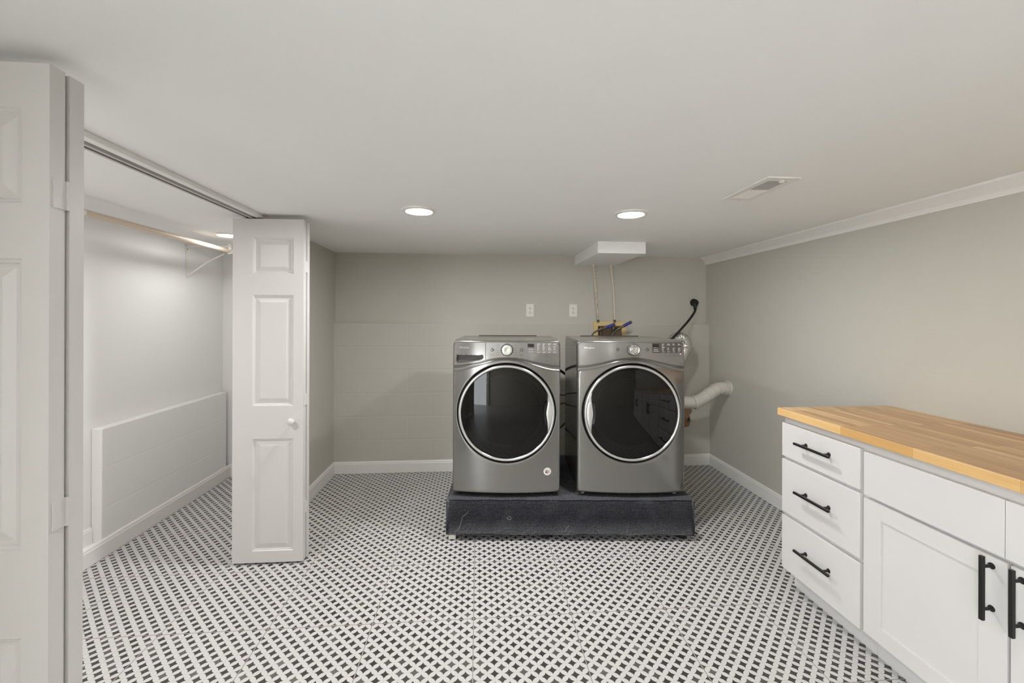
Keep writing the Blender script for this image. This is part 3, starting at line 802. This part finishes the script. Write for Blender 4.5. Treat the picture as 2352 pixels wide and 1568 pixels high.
for i, ch in enumerate('AMERICAN'):
    a = math.radians(150 - i*17.5); rr = 0.0165
    cx_, cz_ = bx+rr*math.cos(a), bz+rr*math.sin(a)
    o = word(ch, 0, 0, 0.0052, 0, 'groove', bd, 'badge_letter', shear=0, depth=0.0002)
    ro = PI/2-a
    for v in o.data.vertices:
        px, pz = v.co.x-0.0016, v.co.z
        v.co.x = cx_ + px*math.cos(ro) + pz*math.sin(ro); v.co.z = cz_ - px*math.sin(ro) + pz*math.cos(ro); v.co.y += y-0.0011

wrap(bd)
for c_ in bd.children: wrap(c_)
# ------------------------------------------------------------------ hoses and cords behind the machines
def cord(name, pts, r, m, label, cat, n=8, seg=10):
    o = MB().tube(curve_pts(pts, n), r, seg).build(name, m, None, smooth=True); return tag(o, label, cat)
cord('power_cord', [(0.46, 3.300, 0.98), (0.50, 3.38, 0.99), (0.60, 3.450, 0.963), (0.676, 3.458, 0.924), (0.712, 3.455, 0.900), (0.80, 3.50, 0.86), (0.90, 3.66, 0.83), (0.95, 3.81, 0.83)], 0.011, 'black_rubber', 'thick black cord crossing the gap between the two machines', 'cord')
cord('water_hose', [(0.46, 3.300, 0.76), (0.53, 3.42, 0.755), (0.627, 3.461, 0.743), (0.712, 3.455, 0.725), (0.82, 3.52, 0.71), (0.92, 3.70, 0.71), (0.93, 3.815, 0.72)], 0.0055, 'hose', 'thin dark hose high in the gap between the machines, just under the black cord', 'hose')
cord('water_hose', [(0.46, 3.300, 0.60), (0.54, 3.43, 0.628), (0.628, 3.461, 0.647), (0.713, 3.455, 0.668), (0.80, 3.55, 0.675), (0.86, 3.70, 0.66), (0.87, 3.815, 0.65)], 0.006, 'hose', 'thin dark hose in the middle of the gap between the machines, second down', 'hose')
cord('drain_hose', [(0.46, 3.300, 0.32), (0.55, 3.42, 0.36), (0.628, 3.461, 0.427), (0.713, 3.455, 0.505), (0.80, 3.52, 0.56), (0.86, 3.68, 0.58), (0.88, 3.81, 0.58)], 0.009, 'hose', 'grey drain hose slanting low in the gap between the machines', 'hose')

# ------------------------------------------------------------------ wall outlets
def outlet(x, label):
    t = thing('wall_outlet', label, 'outlet', (x, YBU, 1.425), 0, 'duplex outlets on the back wall')
    MB().box(-0.0375, 0.0375, -0.007, -0.0002, -0.0585, 0.0585).build('cover_plate', 'white_plastic', t, bevel=0.003)
    for dz in (-0.0195, 0.0195):
        f = MB().prism([(0.0165*math.cos(a)*1.0, dz+0.0145*math.sin(a)) for a in [2*PI*k/24 for k in range(24)]], 1, -0.0085, -0.006).build('socket', 'white_plastic', t)
        b = MB(); b.box(-0.0078, -0.0048, -0.0092, -0.0075, dz-0.0075, dz+0.0015); b.box(0.0048, 0.0078, -0.0092, -0.0075, dz-0.0075, dz+0.0015)
        b.lathe([(0.0030, -0.0075), (0.0030, -0.0092)], 0, dz+0.0080, seg=12, cap1=True); b.build('socket_holes', 'glyph', f)
    MB().lathe([(0.0025, -0.0065), (0.0022, -0.0082)], 0, 0, seg=12, cap1=True).build('screw', 'track', t)
    return t
outlet(0.467, 'white duplex wall outlet above the washing machine, left of the pair')
o2 = outlet(0.864, 'white duplex wall outlet left of the cream water pipes, right of the pair')

# dryer receptacle, plug and cord
t = thing('dryer_receptacle', 'wall-coloured square cover plate with a round dryer socket, right end of back wall', 'outlet', (2.010, YBU, 1.503))
MB().box(-0.052, 0.045, -0.005, -0.0002, -0.060, 0.060).build('cover_plate', 'greige', t, bevel=0.002)
MB().lathe([(0.036, -0.004), (0.035, -0.010), (0.026, -0.011), (0.025, -0.006)], -0.006, 0.002, seg=40, cap1=True).build('socket_face', 'black_rubber', t, smooth=True)
t = thing('dryer_power_cord', 'black power cord plugged into the wall and drooping behind the dryer', 'cord', (2.004, YBU, 1.503))
b = MB(); b.lathe([(0.020, -0.008), (0.029, -0.018), (0.030, -0.038), (0.024, -0.046), (0.001, -0.049)], 0, 0, seg=32, cap0=True, cap1=True); b.tube([(0, -0.030, -0.01), (-0.001, -0.034, -0.045), (-0.002, -0.036, -0.068)], 0.02, 16, radii=[0.024, 0.015, 0.011])
b.build('plug', 'black_rubber', t, smooth=True)
C_ = [(1.992, 3.812, 1.440), (1.978, 3.780, 1.428), (1.935, 3.735, 1.392), (1.862, 3.685, 1.330), (1.759, 3.590, 1.270), (1.640, 3.480, 1.205), (1.52, 3.41, 1.12), (1.48, 3.36, 1.00), (1.47, 3.245, 0.95)]
MB().tube(curve_pts([Vector((2.002, 3.826, 1.450))-Vector((2.004, YBU, 1.503))]+[Vector(p)-Vector((2.004, YBU, 1.503)) for p in C_], 8), 0.0105, 12).build('cable', 'black_rubber', t, smooth=True)

# ------------------------------------------------------------------ water supply
t = thing('washer_outlet_box', 'yellowed plastic laundry outlet box on the back wall above the dryer', 'outlet box', (1.19, YB, 1.23))
b = MB()
ox, oz0, oz1, ix_, iz0, iz1 = 0.151, -0.105, 0.098, 0.110, -0.075, 0.056
for (a, c, d, e) in ((-ox, ox, iz1, oz1), (-ox, ox, oz0, iz0), (-ox, -ix_, iz0, iz1), (ix_, ox, iz0, iz1)): b.box(a, c, -0.020, -0.0005, d, e)
b.build('frame', 'outlet_box', t, bevel=0.002)
b = MB(); b.box(-ix_, ix_, -0.003, -0.0005, iz0, iz1); b.build('recess', 'brass', t)
for x, nm in ((-0.082, 'valve'), (0.032, 'valve')):
    b = MB(); b.tube([(x, -0.012, 0.05), (x, -0.014, -0.03)], 0.011, 12); b.tube([(x, -0.014, 0.01), (x-0.004, -0.140 if x < 0 else -0.150, 0.048 if x < 0 else 0.055)], 0.0075, 12); b.build(nm, 'brass', t, smooth=True)
def supply(name, pts, nut, wrap, m, label):
    t = thing(name, label, 'water hose', (0, 0, 0))
    MB().tube(curve_pts(pts, 8), 0.0072, 12).build('hose', m, t, smooth=True)
    a, c = Vector(nut[0]), Vector(nut[1]); MB().tube([a, a.lerp(c, 0.15), a.lerp(c, 0.2), a.lerp(c, 0.45), a.lerp(c, 0.5), c], 0.012, 12, radii=[0.009, 0.015, 0.015, 0.015, 0.010, 0.0105]).build('brass_coupling', 'brass', t, smooth=True)
    a, c = Vector(wrap[0]), Vector(wrap[1]); MB().tube([a.lerp(c, k/10) for k in range(11)], 0.012, 12, radii=[0.0125+0.0012*(k % 2) for k in range(11)]).build('blue_wrap', 'blue_tape', t, smooth=True)
    MB().tube([c, c.lerp(a, -0.12)], 0.013, 12).build('wrap_end', 'brass', t, smooth=True)
    return t
supply('supply_hose', [(0.96, 3.395, 0.262), (0.955, 3.42, 0.60), (0.95, 3.54, 0.95), (0.955, 3.62, 1.12), (0.985, 3.654, 1.207), (1.010, 3.652, 1.236), (1.035, 3.651, 1.250)], [(1.035, 3.651, 1.250), (1.109, 3.647, 1.279)], [(1.105, 3.647, 1.277), (1.175, 3.642, 1.302)], 'hose', 'braided supply hose with blue wrap, left of the pair in the outlet box')
supply('supply_hose', [(1.08, 3.385, 0.262), (1.08, 3.41, 0.60), (1.085, 3.52, 0.95), (1.10, 3.61, 1.12), (1.150, 3.645, 1.205), (1.175, 3.643, 1.232), (1.200, 3.638, 1.256)], [(1.200, 3.638, 1.256), (1.258, 3.633, 1.290)], [(1.255, 3.633, 1.288), (1.318, 3.629, 1.322)], 'green_hose', 'green-grey supply hose with blue wrap, right of the pair, overhanging the outlet box')
for (a, c, d), lab, pr_ in ((((1.019, 3.750, 1.84), (1.052, 3.775, 1.57), (1.080, 3.800, 1.338)), 'printed cream plastic water pipe dropping from the soffit, left of the two', True),
                       (((1.178, 3.750, 1.84), (1.2135, 3.775, 1.58), (1.232, 3.800, 1.338)), 'plain cream plastic water pipe dropping from the soffit, right of the two', False)):
    t = thing('water_pipe', lab, 'pipe', a, 0, 'supply pipes above the outlet box')
    A = Vector(a); P = [Vector(a)-A+Vector((0, 0, 0.01)), Vector(c)-A, Vector(d)-A]
    MB().tube(curve_pts(P, 10), 0.0072, 14).build('pipe', 'pex', t, smooth=True)
    e = Vector(d)-A
    b = MB(); b.tube([e+Vector((0, 0, 0.004)), e+Vector((0, 0, -0.006))], 0.0115, 14); b.tube([e+Vector((0, 0, -0.010)), e+Vector((0, 0, -0.018))], 0.0115, 14); b.build('crimp_ring', 'gasket', t, smooth=True)
    if pr_:
        b = MB(); C = curve_pts(P, 40)
        for i in range(6, len(C)-2):
            if (i // 9) % 4 == 3 or R.random() < 0.35: continue
            q = C[i]; b.box(q.x-0.0028, q.x+0.0012, q.y-0.0080, q.y-0.0068, q.z-0.0020, q.z+0.0016)
        b.build('pipe_print', 'groove', t)

# ------------------------------------------------------------------ dryer ducts
t = thing('foil_duct', 'crinkled silver foil exhaust duct bending behind the top right of the dryer', 'duct', (1.70, 3.45, 1.10))
P = [(1.618, 3.544, 1.08), (1.660, 3.575, 1.140), (1.705, 3.590, 1.178), (1.748, 3.595, 1.184), (1.782, 3.593, 1.155), (1.790, 3.591, 1.105), (1.762, 3.592, 1.045), (1.705, 3.585, 0.97), (1.66, 3.57, 0.88)]
P = curve_pts([Vector(p)-Vector((1.70, 3.45, 1.10)) for p in P], 9)
MB().tube(P, 0.06, 28, radii=[0.054+0.0022*math.sin(i*2.4)+R.uniform(-0.0008, 0.0008) for i in range(len(P))]).build('duct_bend', 'foil', t, smooth=True, angle=60)
i0 = 30; MB().tube([P[i0], P[i0+1]], 0.0575, 28).build('clamp', 'chrome', t, smooth=True)
t = thing('dryer_vent_pipe', 'white painted vent pipe with two elbows running into the right wall', 'duct', (2.135, 3.515, 0.762))
P = curve_pts([(0.004, 0, 0), (-0.04, 0, 0), (-0.09, 0, -0.004), (-0.135, 0.0, -0.026), (-0.185, 0.0, -0.060), (-0.245, 0.0, -0.098), (-0.300, 0.0, -0.118), (-0.36, 0.01, -0.122), (-0.45, 0.03, -0.122)], 8)
MB().tube(P, 0.052, 32).build('pipe', 'pvc', t, smooth=True)
for i, ex in ((5, 0.006), (15, 0.004), (22, 0.005), (30, 0.004), (47, 0.008)):
    if i+2 < len(P): MB().tube([P[i], P[i+1], P[i+2]], 0.052+ex, 32).build('joint_band', 'pvc', t, smooth=True)
MB().lathe([(0.052, -0.012), (0.064, -0.010), (0.068, -0.002), (0.066, 0.004)], 0, 0, axis=0, seg=40).build('wall_collar', 'pvc', t, smooth=True)
t = thing('wall_patch', 'rusty brown torn patch on the block wall beneath the white vent pipe', 'wall damage', (1.992, YB, 0.462))
b = MB(); P = [(-0.13, 0.10), (-0.05, 0.11), (-0.02, 0.04), (-0.045, 0.0), (-0.035, -0.05), (-0.05, -0.10), (-0.13, -0.115)]
b.prism(P, 1, -0.006, -0.0005); b.build('torn_edge', 'rust', t)
MB().prism([(-0.062, -0.03), (-0.045, -0.01), (-0.048, -0.05), (-0.066, -0.058)], 1, -0.009, -0.006).build('hole', 'groove', t)

# ------------------------------------------------------------------ base cabinets
XF, XFACE, XTOE = 1.5405, 1.5595, 1.612
def pull(parent, y, z, vertical, half, post, x=XF):
    """square bar pull on two round posts; coordinates local to parent"""
    q = MB(); xb = x-0.0325
    h = 0.0052
    if vertical: q.box(xb-h, xb+h, y-h, y+h, z-half, z+half)
    else: q.box(xb-h, xb+h, y-half, y+half, z-h, z+h)
    o = q.build('handle', 'black_metal', parent, bevel=0.0008)
    for s in (-1, 1):
        py, pz = (y, z+s*post) if vertical else (y+s*post, z)
        MB().lathe([(0.0095, x), (0.0090, x-0.0022), (0.0050, x-0.0040), (0.0046, x-0.020), (0.0046, xb+h)], py, pz, axis=0, seg=24).build('post', 'black_metal', o, smooth=True)
    return o
def front_slab(parent, y0, y1, z0, z1, name):
    return MB().box(XF, XFACE, y0, y1, z0, z1).build(name, 'cabinet', parent, bevel=0.0015)
def carcass(t, y0, y1, z_top=0.870, open_y=()):
    b = MB()
    b.box(XFACE, XR-0.028, y0, y1, 0.102, z_top)
    b.build('carcass', 'cabinet', t, bevel=0.0008)
    MB().box(XTOE, XTOE+0.015, y0+0.0, y1, 0.0, 0.102).build('toe_kick', 'cabinet', t)
YE = 2.066
c1 = thing('drawer_cabinet', 'white base cabinet with three slab drawers and black bar pulls', 'cabinet', (0, 0, 0))
Y0, Y1 = 1.6115, YE
carcass(c1, Y0, Y1)
for z0, z1, hz in ((0.667, 0.834, 0.7615), (0.388, 0.652, 0.5275), (0.103, 0.369, 0.250)):
    d = front_slab(c1, Y0+0.006, Y1-0.002, z0, z1, 'drawer')
    pull(d, 1.838, hz, False, 0.103, 0.066)
c2 = thing('sink_cabinet', 'white base cabinet with shaker doors and blank drawer fronts, nearest the camera', 'cabinet', (0, 0, 0))
Y2 = 0.66
carcass(c2, Y2, Y0-0.001)
SH = [(0.0008, 0.006)]
def shaker(y0, y1, z0, z1):
    m_ = panel_slab(y0, y1, z0, z1, 0, XFACE-XF, [(y0+0.073, y1-0.073, z0+0.062, z1-0.062)], SH, both=False)
    for v in m_.bm.verts: v.co = Vector((XF+v.co.y, v.co.x, v.co.z))
    return m_
front_slab(c2, 1.1405, 1.6015, 0.6575, 0.829, 'false_drawer')
front_slab(c2, 0.672, 1.1385, 0.6575, 0.829, 'false_drawer')
d = shaker(1.1325, 1.6005, 0.110, 0.6455).build('door', 'cabinet', c2); pull(d, 1.1715, 0.5545, True, 0.096, 0.064)
d = shaker(0.672, 1.1245, 0.110, 0.6455).build('door', 'cabinet', c2); pull(d, 1.0985, 0.5545, True, 0.096, 0.064)
c3 = thing('base_cabinet', 'white base cabinet continuing beside the camera under the worktop', 'cabinet', (0, 0, 0))
carcass(c3, -0.25, Y2-0.001)
d = shaker(-0.24, 0.20, 0.110, 0.6455).build('door', 'cabinet', c3); pull(d, 0.165, 0.5545, True, 0.096, 0.064)
d = shaker(0.204, 0.65, 0.110, 0.6455).build('door', 'cabinet', c3); pull(d, 0.24, 0.5545, True, 0.096, 0.064)
front_slab(c3, -0.24, 0.20, 0.6575, 0.829, 'drawer'); front_slab(c3, 0.204, 0.65, 0.6575, 0.829, 'drawer')
tag(MB().box(1.5205, XR-0.0125, -0.27, 2.072, 0.8705, 0.907).build('worktop', 'wood', bevel=0.002), 'oak butcher-block worktop lying on the white base cabinets', 'worktop')
